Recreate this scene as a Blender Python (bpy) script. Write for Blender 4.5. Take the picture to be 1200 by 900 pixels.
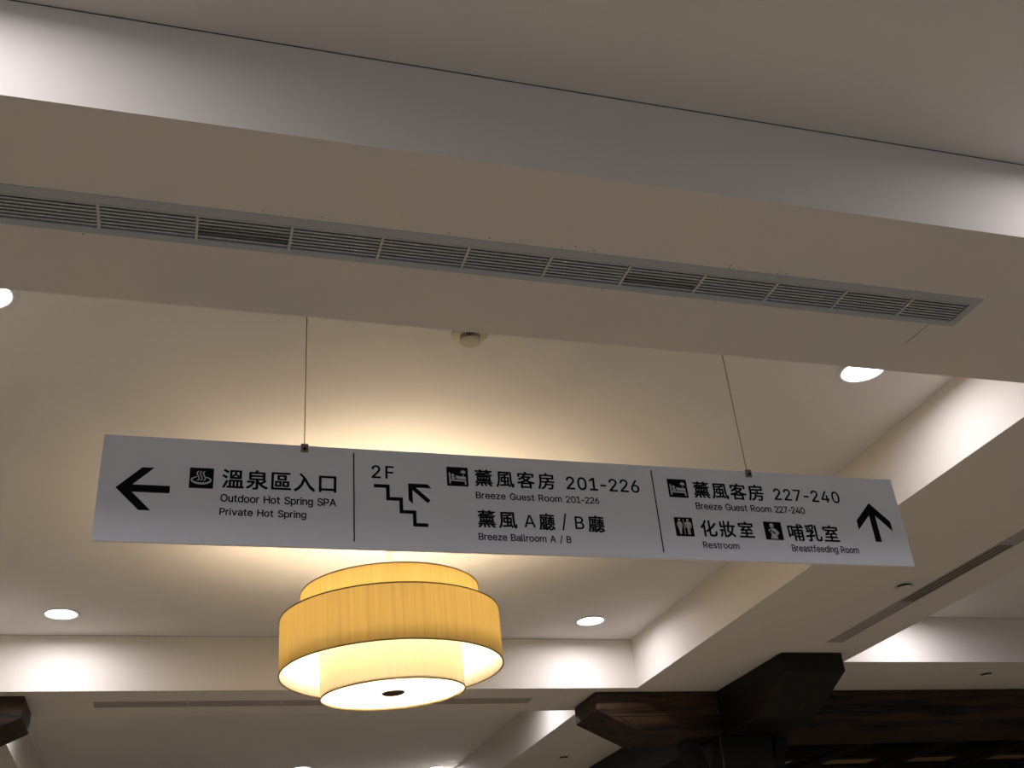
import bpy, bmesh, math, random
from mathutils import Vector, Matrix
random.seed(7)
sc = bpy.context.scene
for o in list(bpy.data.objects): bpy.data.objects.remove(o)
col = sc.collection
H = 1.5            # soffit height above the eye, metres
EYE = 1.6          # eye height
def W(x, y, z): return Vector((x*H, y*H, z*H + EYE))

# ---------------------------------------------------------------- camera
CR = ((0.956, -0.282, -0.080), (0.075, 0.500, -0.863), (0.283, 0.819, 0.499))
cam = bpy.data.cameras.new('camera'); cam.sensor_width = 36; cam.lens = 1244.75/1200*36
cam.clip_start = .05; cam.clip_end = 200
co = bpy.data.objects.new('camera', cam); col.objects.link(co)
r3 = Vector(CR[2]).normalized(); r1 = (Vector(CR[0]) - r3*Vector(CR[0]).dot(r3)).normalized(); r2 = r3.cross(r1)
m = Matrix((( r1.x, -r2.x, -r3.x, 0), (r1.y, -r2.y, -r3.y, 0), (r1.z, -r2.z, -r3.z, EYE), (0, 0, 0, 1)))
co.matrix_world = m
sc.camera = co
# ---------------------------------------------------------------- world, exposure
w = bpy.data.worlds.new('world'); sc.world = w; w.use_nodes = True
w.node_tree.nodes['Background'].inputs[0].default_value = (.82, .92, 1.15, 1)
w.node_tree.nodes['Background'].inputs[1].default_value = .50     # dull daylight, reaches the hall through the glazed front behind the viewer
vs = sc.view_settings
vs.view_transform = 'Standard'; vs.look = 'None'; vs.gamma = 1; vs.use_curve_mapping = False
vs.exposure = 0.0
DL_POWER = 5.5; DL_COL = (1.0, .96, 1.03)
BULB_POWER = 55.0; BULB_COL = (1.0, .79, .53)

# ---------------------------------------------------------------- materials
def mat(name, base, rough=.6, noise=0, nscale=20, bump=0, metal=0, spec=.3):
    m = bpy.data.materials.new(name); m.use_nodes = True
    nt = m.node_tree; b = nt.nodes['Principled BSDF']
    b.inputs['Base Color'].default_value = (*base, 1); b.inputs['Roughness'].default_value = rough
    b.inputs['Metallic'].default_value = metal; b.inputs['Specular IOR Level'].default_value = spec
    if noise or bump:
        tc = nt.nodes.new('ShaderNodeTexCoord'); n = nt.nodes.new('ShaderNodeTexNoise')
        n.inputs['Scale'].default_value = nscale; n.inputs['Detail'].default_value = 5
        nt.links.new(tc.outputs['Object'], n.inputs['Vector'])
        if noise:
            mx = nt.nodes.new('ShaderNodeMix'); mx.data_type = 'RGBA'
            mx.inputs[6].default_value = (*[c*(1-noise) for c in base], 1)
            mx.inputs[7].default_value = (*[min(1, c*(1+noise)) for c in base], 1)
            nt.links.new(n.outputs['Fac'], mx.inputs[0]); nt.links.new(mx.outputs[2], b.inputs['Base Color'])
        if bump:
            bp = nt.nodes.new('ShaderNodeBump'); bp.inputs['Strength'].default_value = bump; bp.inputs['Distance'].default_value = .002
            nt.links.new(n.outputs['Fac'], bp.inputs['Height']); nt.links.new(bp.outputs[0], b.inputs['Normal'])
    return m
def emis(name, c, s):
    m = bpy.data.materials.new(name); m.use_nodes = True; nt = m.node_tree
    b = nt.nodes['Principled BSDF']; b.inputs['Base Color'].default_value = (*c, 1)
    b.inputs['Emission Color'].default_value = (*c, 1); b.inputs['Emission Strength'].default_value = s
    return m
def wood(name, axis, dark, light):
    m = bpy.data.materials.new(name); m.use_nodes = True; nt = m.node_tree; b = nt.nodes['Principled BSDF']
    tc = nt.nodes.new('ShaderNodeTexCoord'); mp = nt.nodes.new('ShaderNodeMapping')
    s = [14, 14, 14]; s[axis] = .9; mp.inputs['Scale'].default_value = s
    n = nt.nodes.new('ShaderNodeTexNoise'); n.inputs['Scale'].default_value = 2.2; n.inputs['Detail'].default_value = 8; n.inputs['Roughness'].default_value = .65
    n2 = nt.nodes.new('ShaderNodeTexNoise'); n2.inputs['Scale'].default_value = 2.5
    nt.links.new(tc.outputs['Object'], mp.inputs[0]); nt.links.new(mp.outputs[0], n.inputs['Vector']); nt.links.new(tc.outputs['Object'], n2.inputs['Vector'])
    cr = nt.nodes.new('ShaderNodeValToRGB'); cr.color_ramp.elements[0].position = .36; cr.color_ramp.elements[0].color = (*dark, 1)
    cr.color_ramp.elements[1].position = .68; cr.color_ramp.elements[1].color = (*light, 1)
    nt.links.new(n.outputs['Fac'], cr.inputs[0])
    mx = nt.nodes.new('ShaderNodeMix'); mx.data_type = 'RGBA'; mx.blend_type = 'MULTIPLY'; mx.inputs[0].default_value = .7
    nt.links.new(cr.outputs[0], mx.inputs[6]); nt.links.new(n2.outputs['Fac'], mx.inputs[7])
    nt.links.new(mx.outputs[2], b.inputs['Base Color']); b.inputs['Roughness'].default_value = .5; b.inputs['Specular IOR Level'].default_value = .25
    bp = nt.nodes.new('ShaderNodeBump'); bp.inputs['Strength'].default_value = .35; bp.inputs['Distance'].default_value = .004
    nt.links.new(n.outputs['Fac'], bp.inputs['Height']); nt.links.new(bp.outputs[0], b.inputs['Normal'])
    return m
def fabric(name, outer, inner, refl, trans, slub=.12):
    # thin silk shade: warm cloth outside, white liner inside, lets light through
    m = bpy.data.materials.new(name); m.use_nodes = True; nt = m.node_tree
    nt.nodes.remove(nt.nodes['Principled BSDF']); out = nt.nodes['Material Output']
    tc = nt.nodes.new('ShaderNodeTexCoord'); mp = nt.nodes.new('ShaderNodeMapping'); mp.inputs['Scale'].default_value = (60, 60, 1.2)
    n = nt.nodes.new('ShaderNodeTexNoise'); n.inputs['Scale'].default_value = 1.6; n.inputs['Detail'].default_value = 6
    nt.links.new(tc.outputs['Object'], mp.inputs[0]); nt.links.new(mp.outputs[0], n.inputs['Vector'])
    mr = nt.nodes.new('ShaderNodeMapRange'); mr.inputs[1].default_value = .3; mr.inputs[2].default_value = .7
    mr.inputs[3].default_value = 1-slub*1.6; mr.inputs[4].default_value = 1.0
    nt.links.new(n.outputs['Fac'], mr.inputs[0])
    geo = nt.nodes.new('ShaderNodeNewGeometry')
    side = nt.nodes.new('ShaderNodeMix'); side.data_type = 'RGBA'
    side.inputs[6].default_value = (*outer, 1); side.inputs[7].default_value = (*inner, 1)
    nt.links.new(geo.outputs['Backfacing'], side.inputs[0])
    mul = nt.nodes.new('ShaderNodeVectorMath'); mul.operation = 'SCALE'
    nt.links.new(side.outputs[2], mul.inputs[0]); nt.links.new(mr.outputs[0], mul.inputs['Scale'])
    d = nt.nodes.new('ShaderNodeBsdfDiffuse'); t = nt.nodes.new('ShaderNodeBsdfTranslucent')
    sd = nt.nodes.new('ShaderNodeVectorMath'); sd.operation = 'SCALE'; sd.inputs['Scale'].default_value = refl
    st = nt.nodes.new('ShaderNodeVectorMath'); st.operation = 'SCALE'; st.inputs['Scale'].default_value = trans
    nt.links.new(mul.outputs[0], sd.inputs[0]); nt.links.new(mul.outputs[0], st.inputs[0])
    nt.links.new(sd.outputs[0], d.inputs[0]); nt.links.new(st.outputs[0], t.inputs[0])
    a = nt.nodes.new('ShaderNodeAddShader'); nt.links.new(d.outputs[0], a.inputs[0]); nt.links.new(t.outputs[0], a.inputs[1])
    nt.links.new(a.outputs[0], out.inputs[0])
    return m
M = dict(
    paint=mat('white_paint', (.73, .705, .68), .75, .02, 3, .05),
    soffit=mat('soffit_paint', (.70, .66, .60), .75, .03, 2, .05),
    floor=mat('floor_stone', (.70, .635, .50), .4, .12, 3),
    wallm=mat('wall_plaster', (.62, .57, .50), .8, .05, 3),
    gap=mat('joint_crack', (.05, .035, .02), .9, .2, 30),
    grille=mat('grille_grey', (.43, .45, .48), .5, .04, 30),
    bar=mat('grille_bar', (.55, .54, .50), .5, .04, 30),
    duct=mat('duct_black', (.02, .02, .02), .9, .2, 20),
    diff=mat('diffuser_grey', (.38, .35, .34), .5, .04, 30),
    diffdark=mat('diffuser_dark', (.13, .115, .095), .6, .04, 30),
    sign=mat('sign_board', (.80, .81, .87), .45, .015, 6),
    ink=mat('black_print', (.006, .006, .007), .7, .1, 40, spec=.08),
    white=mat('white_print', (.60, .60, .62), .5, .02, 40),
    metal=mat('brushed_metal', (.25, .22, .18), .4, .1, 60, metal=.7),
    wire=mat('wire_steel', (.20, .14, .08), .45, .1, 60, metal=.5),
    plastic=mat('ivory_plastic', (.62, .57, .46), .5, .03, 30),
    trimw=mat('downlight_trim', (.8, .79, .78), .4, .02, 30),
    lens=emis('downlight_lens', (1, .97, .98), 9),
    woodx=wood('timber_along_x_lit', 0, (.004, .0024, .0014), (.100, .050, .020)),  # paler grain: the downlight falling on the stub is put into the colour
    woody=wood('timber_along_y_shaded', 1, (.004, .0024, .0014), (.026, .0135, .006)),  # same timber away from the downlight, its shade put into a darker grain
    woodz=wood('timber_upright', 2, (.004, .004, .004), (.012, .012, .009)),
    crack=mat('timber_crack', (.004, .003, .002), .9, .2, 30),
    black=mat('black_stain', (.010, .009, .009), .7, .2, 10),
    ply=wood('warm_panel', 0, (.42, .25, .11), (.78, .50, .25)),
    hoop=mat('shade_hoop', (.16, .12, .04), .6, .1, 40),
    finial=mat('bronze_finial', (.05, .03, .02), .4, .1, 40, metal=.5),
    rod=mat('rod_cream', (.6, .55, .48), .4, .02, 40),
    shade=fabric('silk_shade', (.90, .62, .20), (.95, .90, .78), .5, .085),
    shadelow=fabric('silk_shade_lower', (.95, .84, .58), (.95, .88, .7), .45, .12, .06),
    diffuser=fabric('frosted_diffuser', (1, .96, .86), (1, .96, .86), .3, .6, 0),
    bulb=emis('bulb_glass', (1, .8, .5), 12),
)

# ---------------------------------------------------------------- helpers
def build(name, bm, m, parent=None, loc=None, smooth=False):
    me = bpy.data.meshes.new(name); bmesh.ops.recalc_face_normals(bm, faces=bm.faces[:]); bm.to_mesh(me); bm.free()
    me.materials.append(m)
    if smooth:
        for p in me.polygons: p.use_smooth = True
    o = bpy.data.objects.new(name, me); col.objects.link(o)
    if loc is not None: o.location = loc
    if parent: o.parent = parent
    return o
def tag(o, label, cat, group=None):
    o['label'] = label; o['category'] = cat
    if group: o['group'] = group
    return o
def struct(o): o['kind'] = 'structure'; return o
def empty(name, loc, label, cat, group=None):
    o = bpy.data.objects.new(name, None); col.objects.link(o); o.location = loc; o.empty_display_size = .1
    return tag(o, label, cat, group)
def box(bm, a, b):
    x0, y0, z0 = a; x1, y1, z1 = b
    v = [bm.verts.new(p) for p in ((x0,y0,z0),(x1,y0,z0),(x1,y1,z0),(x0,y1,z0),(x0,y0,z1),(x1,y0,z1),(x1,y1,z1),(x0,y1,z1))]
    for f in ((0,3,2,1),(4,5,6,7),(0,1,5,4),(1,2,6,5),(2,3,7,6),(3,0,4,7)): bm.faces.new([v[i] for i in f])
def cyl(bm, r0, r1, z0, z1, n=32, c=(0, 0), cap=True):
    A = []; B = []
    for k in range(n):
        a = 2*math.pi*k/n; A.append(bm.verts.new((c[0]+r0*math.cos(a), c[1]+r0*math.sin(a), z0))); B.append(bm.verts.new((c[0]+r1*math.cos(a), c[1]+r1*math.sin(a), z1)))
    for k in range(n): bm.faces.new((A[k], A[(k+1)%n], B[(k+1)%n], B[k]))
    if cap: bm.faces.new(A[::-1]); bm.faces.new(B)
def lathe(bm, prof, n=40, closed=False):
    R = []
    for r, z in prof: R.append([bm.verts.new((r*math.cos(2*math.pi*k/n), r*math.sin(2*math.pi*k/n), z)) for k in range(n)])
    L = len(R)
    for i in range(L if closed else L-1):
        A, B = R[i], R[(i+1) % L]
        for k in range(n): bm.faces.new((A[k], A[(k+1)%n], B[(k+1)%n], B[k]))
    if not closed:
        bm.faces.new(R[0][::-1]); bm.faces.new(R[-1])
def prism(bm, pts, axis, a, b):
    # polygon pts in the two other axes, extruded a..b along axis
    def P(u, v, t): return (t, u, v) if axis == 0 else (u, t, v) if axis == 1 else (u, v, t)
    A = [bm.verts.new(P(u, v, a)) for u, v in pts]; B = [bm.verts.new(P(u, v, b)) for u, v in pts]
    n = len(pts)
    for i in range(n): bm.faces.new((A[i], A[(i+1)%n], B[(i+1)%n], B[i]))
    bm.faces.new(A[::-1]); bm.faces.new(B)

# ---------------------------------------------------------------- setting: floor, walls
X0, X1, Y0, Y1 = -6.5, 8.0, -4.0, 9.5       # in soffit units
bm = bmesh.new(); box(bm, (X0*H-.2, Y0*H-.2, -.15), (X1*H+.2, Y1*H+.2, 0)); struct(build('floor', bm, M['floor']))
ZT = W(0,0,1.32).z
for nm, a, b in (('wall_left', (X0*H-.2, Y0*H, 0), (X0*H, Y1*H, ZT)), ('wall_right', (X1*H, Y0*H, 0), (X1*H+.2, Y1*H, ZT)),
                 ('wall_back', (X0*H, Y1*H, 0), (X1*H, Y1*H+.2, ZT)),
                 ('wall_front', (X0*H, Y0*H-.2, 0), (X1*H, Y0*H, .35)), ('wall_front', (X0*H, Y0*H-.2, 2.9), (X1*H, Y0*H, ZT)),
                 ('wall_front', (X0*H, Y0*H-.2, .35), (-3.6*H, Y0*H, 2.9)), ('wall_front', (5.0*H, Y0*H-.2, .35), (X1*H, Y0*H, 2.9))):
    bm = bmesh.new(); box(bm, a, b); struct(build(nm, bm, M['wallm']))

bm = bmesh.new()
for k in range(7):
    x = (-3.6+8.6*k/6)*H; box(bm, (x-.03, Y0*H-.14, .35), (x+.03, Y0*H-.06, 2.9))
for z in (.35, 2.84): box(bm, (-3.6*H, Y0*H-.14, z), (5.0*H, Y0*H-.06, z+.06))
struct(build('window_1', bm, M['metal']))
# ---------------------------------------------------------------- ceiling: lowered soffit with coffers
DZ = (2.36, 4.12)            # the dark timber bay starts beyond this corner
coffers = {'coffer_centre': (-.62, 1.72, 1.48, 3.825, 1.19), 'coffer_near': (-.62, 2.35, -1.28, 1.06, 1.166),
           'coffer_far': (-.60, 1.605, 4.17, 6.5, 1.19), 'coffer_right': (2.42, 4.76, 1.13, 3.47, 1.18),
           'coffer_left': (-4.0, -1.62, 1.48, 3.825, 1.19),
           'coffer_left_near': (-4.0, -1.62, -1.28, 1.06, 1.19), 'coffer_left_far': (-4.0, -1.62, 4.17, 6.5, 1.19)}
VX0, VX1, VY0, VY1 = -1.55, 1.312, 1.229, 1.312    # the long grille cut out of the soffit
holes = [c[:4] for c in coffers.values()] + [(DZ[0], X1, DZ[1], Y1), (VX0, VX1, VY0, VY1)]
xs = sorted({X0, X1, *[h[0] for h in holes], *[h[1] for h in holes]}); ys = sorted({Y0, Y1, *[h[2] for h in holes], *[h[3] for h in holes]})
def inhole(x, y): return any(h[0] < x < h[1] and h[2] < y < h[3] for h in holes)
solid = {(i, j): not inhole((xs[i]+xs[i+1])/2, (ys[j]+ys[j+1])/2) for i in range(len(xs)-1) for j in range(len(ys)-1)}
bm = bmesh.new()
for (i, j), s in solid.items():
    if not s: continue
    xa, xb, ya, yb = xs[i], xs[i+1], ys[j], ys[j+1]
    def q(*p): bm.faces.new([bm.verts.new(W(*c)) for c in p])
    q((xa,ya,1), (xa,yb,1), (xb,yb,1), (xb,ya,1)); T = 1.24
    q((xa,ya,T), (xb,ya,T), (xb,yb,T), (xa,yb,T))
    for di, dj, e in ((-1,0,((xa,ya),(xa,yb))), (1,0,((xb,yb),(xb,ya))), (0,-1,((xb,ya),(xa,ya))), (0,1,((xa,yb),(xb,yb)))):
        if not solid.get((i+di, j+dj), False):
            (u, v), (p, r) = e; q((u,v,1), (p,r,1), (p,r,T), (u,v,T))
bmesh.ops.remove_doubles(bm, verts=bm.verts[:], dist=1e-5)
struct(build('ceiling', bm, M['soffit']))
for k, c in coffers.items():
    bm = bmesh.new(); a = W(c[0], c[2], c[4]); b = W(c[1], c[3], c[4]+.02)
    box(bm, a, b); struct(build('ceiling', bm, M['paint']))
    # dark hairline where the recessed board meets the upstand
    bm = bmesh.new(); g = .0009 if k == 'coffer_near' else .0007; z = c[4]
    box(bm, W(c[0], c[3]-g*1.2, z-g), W(c[1], c[3], z)); 
    struct(build('trim_1', bm, M['gap']))
bm = bmesh.new(); box(bm, W(VX0-.02, VY0-.02, 1.12), W(VX1+.02, VY1+.02, 1.14)); struct(build('trim_2', bm, M['duct']))
bm = bmesh.new(); box(bm, W(X0, Y0, 1.26), W(X1, Y1, 1.30)); struct(build('ceiling', bm, M['black']))
# paint hairline in the soffit
bm = bmesh.new()
prism(bm, [(1.268*H, 1.305*H), (1.2685*H, 1.305*H), (1.262*H, 1.385*H), (1.261*H, 1.385*H)], 2, W(0,0,1).z-.0008, W(0,0,1).z+.001)
struct(build('trim_3', bm, M['diffdark']))

# ---------------------------------------------------------------- long air grille
PITCH = .1337; BX0 = -.0180
vent = empty('air_grille', W((VX0+VX1)/2, (VY0+VY1)/2, 1), 'long grey louvred air grille let into the soffit above the sign', 'vent')
VO = vent.location.copy()
def L(x, y, z, o): return W(x, y, z) - o
bm = bmesh.new()
fy0, fy1 = VY0-.017, VY1-.001
F0 = VY0+.016
for a, b in (((VX0-.01, VY0-.001, 1-.0012), (VX1+.006, VY0+.017, 1.004)), ((VX0-.01, VY1-.011, 1-.0012), (VX1+.006, VY1+.003, 1.004)),
             ((VX0-.01, VY0+.017, 1-.0012), (VX0+.01, VY1-.011, 1.004)), ((VX1-.010, VY0+.017, 1-.0012), (VX1+.006, VY1-.011, 1.004))):
    box(bm, L(*a, VO), L(*b, VO))
build('frame', bm, M['grille'], vent)
bars = [BX0 + PITCH*k for k in range(-11, 10)]
bmb = bmesh.new(); box(bmb, (-.0020*H, -.0275*H, -.002*H), (.0020*H, .0275*H, .0015*H))
yc = (VY0+.017+VY1-.011)/2
b0 = build('crossbar', bmb, M['bar'], vent)
for i, x in enumerate(bars):
    o = b0 if i == 0 else b0.copy()
    if i: col.objects.link(o)
    o.location = L(x, yc, 1, VO)
edges = [VX0+.01] + bars + [VX1-.01]
proto = {}
for s in range(len(edges)-1):
    xa, xb = edges[s], edges[s+1]
    if xb - xa < .02: continue
    key = round(xb-xa, 3)
    for k in range(7):
        if key not in proto:
            bm = bmesh.new(); l = (xb-xa)/2*H - .0022*H
            prism(bm, [(-.0021*H, -.0002*H), (.0019*H, -.0002*H), (.0021*H, .0002*H), (.0021*H, .0006*H), (-.0021*H, .0002*H)], 0, -l, l)
            proto[key] = build('slat', bm, M['grille'], vent); o = proto[key]
        else:
            o = proto[key].copy(); col.objects.link(o)
        o.location = L((xa+xb)/2, VY0+.0212+.0076*k, 1.0003, VO)
        odd = (s % 5 == 2)
        o.rotation_euler.x = random.uniform(-.05, .05) + (random.uniform(.25, .6) if odd and k in (3, 4, 5) else 0)

# dust specks on the paint by the grille
bm = bmesh.new()
for k in range(26):
    x = random.uniform(-.2, 1.2); y = random.choice((VY0-.004, VY0-.006, VY0-.012, VY1+.008)); r = random.uniform(.0006, .0013)*H
    c = W(x, y + random.uniform(-.004, .002), 1); cyl(bm, r, r, c.z-.0006, c.z+.0005, 8, (c.x, c.y))
o = build('dust_speck', bm, M['crack']); o['kind'] = 'stuff'; tag(o, 'dark dust specks on the paint along the air grille', 'dust')

# ---------------------------------------------------------------- linear slot diffusers
def slot(name, x0, x1, y0, y1, along, label, segs):
    c = W((x0+x1)/2, (y0+y1)/2, 1); t = empty(name, c, label, 'vent')
    def B(a, b, c_, d, zb, zt, nm, mt):
        bm = bmesh.new(); box(bm, L(a, c_, zb, c), L(b, d, zt, c)); return build(nm, bm, mt, t)
    e = .006
    if along == 0:
        for ya in (y0, y1-e): B(x0, x1, ya, ya+e, .9982, 1.0, 'frame', M['diff'])
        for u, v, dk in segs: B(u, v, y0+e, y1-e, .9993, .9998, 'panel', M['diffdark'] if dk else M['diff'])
        w_ = (y1-y0-2*e)
        for k in (1, 2): B(x0, x1, y0+e+w_*k/3-.0015, y0+e+w_*k/3+.0015, .9984, .9994, 'blade', M['diff'])
    else:
        for xa in (x0, x1-e): B(xa, xa+e, y0, y1, .9982, 1.0, 'frame', M['diff'])
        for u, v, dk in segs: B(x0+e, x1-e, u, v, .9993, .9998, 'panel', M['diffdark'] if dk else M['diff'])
        w_ = (x1-x0-2*e)
        for k in (1, 2): B(x0+e+w_*k/3-.0015, x0+e+w_*k/3+.0015, y0, y1, .9984, .9994, 'blade', M['diff'])
    return t
slot('slot_diffuser', -.262, 1.338, 3.965, 4.040, 0, 'narrow grey slot diffuser in the soffit behind the pendant lamp', [(-.262, .05, 0), (.055, .38, 0), (.385, .95, 0), (.955, 1.338, 0)])
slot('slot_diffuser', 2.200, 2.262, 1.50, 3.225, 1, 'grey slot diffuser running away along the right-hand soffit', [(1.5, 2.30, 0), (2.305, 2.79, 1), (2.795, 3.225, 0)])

# ---------------------------------------------------------------- downlights
def downlight(x, y, z, label, group=None):
    t = empty('downlight', W(x, y, z), label, 'ceiling light', group)
    R = .0535*H
    bm = bmesh.new(); lathe(bm, [(R*.88, -.001), (R*.9, -.006), (R*1.02, -.005), (R*1.08, -.002), (R*1.08, 0), (R*.88, 0)], 40, True); build('trim_ring', bm, M['trimw'], t, smooth=True)
    bm = bmesh.new(); cyl(bm, R*.9, R*.88, -.002, -.0005, 40); build('lens', bm, M['lens'], t)
    l = bpy.data.lights.new('downlight_lamp', 'AREA'); l.shape = 'DISK'; l.size = R*1.7; l.energy = DL_POWER; l.color = DL_COL; l.spread = math.radians(172)
    lo = bpy.data.objects.new('lamp', l); col.objects.link(lo); lo.parent = t; lo.location = (0, 0, -.004)
    return t
for x, y, lb in ((-.365, 3.594, 'lit round downlight far left, left of the pendant lamp'), (1.464, 3.595, 'lit round downlight right of the pendant lamp, below the sign'),
                 (1.468, 1.768, 'lit round downlight above the right end of the sign, half behind the soffit edge'), (-.387, 1.775, 'lit round downlight cut by the left frame edge under the soffit')):
    downlight(x, y, 1.19, lb)
downlight(1.38, 4.47, 1.19, 'lit round downlight hidden in the far recess beside its right upstand')
downlight(1.495, 6.30, 1.19, 'lit round downlight deep in the far recess')
downlight(.71, 6.20, 1.19, 'lit round downlight at the bottom edge in the far recess')
downlight(-.36, 4.47, 1.19, 'lit round downlight hidden in the far recess beside its left upstand')
for x, y, z in ((2.66, 3.24, 1.18), (4.52, 3.24, 1.18), (2.66, 1.36, 1.18), (4.52, 1.36, 1.18), (-.36, .82, 1.166), (1.46, .82, 1.166), (-.36, -1.0, 1.166), (1.46, -1.0, 1.166),
                (-1.86, 3.6, 1.19), (-3.7, 3.6, 1.19), (-1.86, 1.78, 1.19), (-1.86, .82, 1.19), (-1.86, 4.4, 1.19)):
    downlight(x, y, z, 'recessed downlight hidden from view inside a neighbouring ceiling recess', 'hidden recess downlights')

# ---------------------------------------------------------------- smoke detector, sprinklers
t = empty('smoke_detector', W(.528, 1.764, 1.19), 'small round ivory smoke detector at the soffit edge above the sign', 'smoke detector')
bm = bmesh.new(); lathe(bm, [(.058, 0), (.058, -.006), (.052, -.012), (.030, -.014)]); build('base', bm, M['plastic'], t, smooth=False)
bm = bmesh.new(); lathe(bm, [(.024, -.013), (.024, -.036)]); build('chamber', bm, M['duct'], t)
bm = bmesh.new()
for k in range(22):
    a = 2*math.pi*k/22; c_, s_ = math.cos(a), math.sin(a)
    prism(bm, [(c_*.024+s_*.0012, s_*.024-c_*.0012), (c_*.031+s_*.0012, s_*.031-c_*.0012), (c_*.031-s_*.0012, s_*.031+c_*.0012), (c_*.024-s_*.0012, s_*.024+c_*.0012)], 2, -.034, -.013)
build('fin', bm, M['plastic'], t)
bm = bmesh.new(); lathe(bm, [(.033, -.031), (.033, -.035), (.026, -.039), (.012, -.040)]); build('cap', bm, M['plastic'], t)
def sprinkler(x, y, label):
    t = empty('sprinkler', W(x, y, 1), label, 'sprinkler')
    bm = bmesh.new(); lathe(bm, [(.044, 0), (.044, -.002), (.040, -.003), (.036, -.003)]); build('escutcheon', bm, M['soffit'], t)
    bm = bmesh.new(); lathe(bm, [(.030, -.003), (.030, -.014)]); build('collar', bm, M['duct'], t)
    bm = bmesh.new(); lathe(bm, [(.040, -.014), (.040, -.017), (.02, -.019)]); build('cover_plate', bm, M['soffit'], t)
sprinkler(2.122, 2.644, 'small round sprinkler plate in the soffit below the right end of the sign')
sprinkler(3.200, 3.635, 'small round sprinkler plate in the soffit above the timber beam, far right')
sprinkler(1.850, 5.10, 'small round sprinkler plate left of the timber bracket at the bottom edge')

# ---------------------------------------------------------------- pendant lamp
lamp = empty('pendant_lamp', W(.535, 2.70, 1.19), 'large three-tier yellow drum pendant lamp, lit, hanging below the sign', 'pendant lamp')
LO = lamp.location
def zz(z): return (z-1.19)*H
def drum(name, r, z0, z1, m, tilt=(0, 0), lab=None):
    bm = bmesh.new(); cyl(bm, r*H, r*H, zz(z0)-zz((z0+z1)/2), zz(z1)-zz((z0+z1)/2), 96, cap=False)
    o = build(name, bm, m, lamp, smooth=True); o.location = (0, 0, zz((z0+z1)/2)); o.rotation_euler = (tilt[0], tilt[1], 0)
    for zc in (z0, z1):
        bm = bmesh.new(); z = zz(zc)-zz((z0+z1)/2)
        lathe(bm, [(r*H-.0022, z-.0022), (r*H+.0022, z-.0022), (r*H+.0022, z+.0022), (r*H-.0022, z+.0022)], 96, True)
        build('hoop', bm, M['hoop'], o, smooth=True)
    if lab: o['label'] = lab
    return o
TL = (.0, -math.radians(.8))
drum('shade', .287, .750, .889, M['shade'], TL, 'wide middle drum of yellow silk')
drum('shade', .2355, .893, .959, M['shade'], TL, 'upper drum of yellow silk')
low = drum('shade', .1840, .692, .812, M['shadelow'], (math.radians(2.0), -math.radians(2.2)), 'small lower drum, pale yellow')
bm = bmesh.new(); cyl(bm, .1825*H, .1825*H, 0, .001, 64)
bm.free(); bm = bmesh.new()
vs_ = [bm.verts.new((.183*H*math.cos(2*math.pi*k/64), .183*H*math.sin(2*math.pi*k/64), zz(.698)-zz(.752))) for k in range(64)]; bm.faces.new(vs_[::-1])
o = build('diffuser', bm, M['diffuser'], low); o['label'] = 'glowing white bottom diffuser disc'
bm = bmesh.new(); lathe(bm, [(.045, zz(.6985)-zz(.752)), (.045, zz(.696)-zz(.752)), (.040, zz(.694)-zz(.752))], 32); o = build('finial', bm, M['finial'], low); o['label'] = 'dark bronze round finial'
bm = bmesh.new(); cyl(bm, .010, .010, zz(.70), zz(1.185), 16); o = build('rod', bm, M['rod'], lamp); o['label'] = 'cream hanging rod'
bm = bmesh.new(); lathe(bm, [(.07, -.001), (.07, -.02), (.05, -.03), (.012, -.032)], 32); build('canopy', bm, M['rod'], lamp)
for zc, r in ((.95, .237), (.875, .287)):
    bm = bmesh.new()
    for k in range(3):
        a = 2*math.pi*k/3+.4; R_ = r*H-.004; u = Vector((math.cos(a), math.sin(a), 0)); v = Vector((-u.y, u.x, 0))*.002
        prism(bm, [((u*.008+v).x, (u*.008+v).y), ((u*R_+v).x, (u*R_+v).y), ((u*R_-v).x, (u*R_-v).y), ((u*.008-v).x, (u*.008-v).y)], 2, zz(zc)-.002, zz(zc)+.002)
    build('spider', bm, M['metal'], lamp)
for k in range(4):
    a = math.pi/2*k+.5; x, y = .10*H*math.cos(a), .10*H*math.sin(a); z = zz(.868)
    bm = bmesh.new(); bmesh.ops.create_uvsphere(bm, u_segments=16, v_segments=10, radius=.028)
    o = build('bulb', bm, M['bulb'], lamp, smooth=True); o.location = (x, y, z)
    l = bpy.data.lights.new('bulb_light', 'POINT'); l.energy = BULB_POWER; l.color = BULB_COL; l.shadow_soft_size = .032
    lo = bpy.data.objects.new('light', l); col.objects.link(lo); lo.parent = lamp; lo.location = (x, y, z)

# ---------------------------------------------------------------- hanging sign
SY = 1.575                       # distance of the sign face, soffit units
def S(px, py):                   # picture measurements of the print, resolved onto the sign's own face plane
    d = r1*((px-600)/1244.75) + r2*((py-450)/1244.75) + r3
    t_ = SY*H/d.y
    return d.x*t_, d.z*t_
ZL = -1.5                         # not used for layout
sx0, sx1 = -.0845*SY*H, .8255*SY*H
sz0, sz1 = .4020*SY*H, .5142*SY*H
sign = empty('hanging_sign', Vector(((sx0+sx1)/2, SY*H, EYE+sz0)), 'long white direction sign with black bilingual lettering hung on two wires', 'sign')
SO = sign.location
TH = .009
bm = bmesh.new(); box(bm, (sx0-SO.x, 0, sz0+EYE-SO.z), (sx1-SO.x, TH, sz1+EYE-SO.z))
build('board', bm, M['sign'], sign)
def flat(name, polys, m, d=.0005, parent=sign, back=0.0):
    bm = bmesh.new()
    for q, poly in enumerate(polys): prism(bm, [(x-SO.x, z+EYE-SO.z) for x, z in poly], 1, -d-back-.00002*q, -back+.0001)
    return build(name, bm, m, parent)
def Z1(px, py): return S(100+px/3.75, 500+py/3.75)
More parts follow.
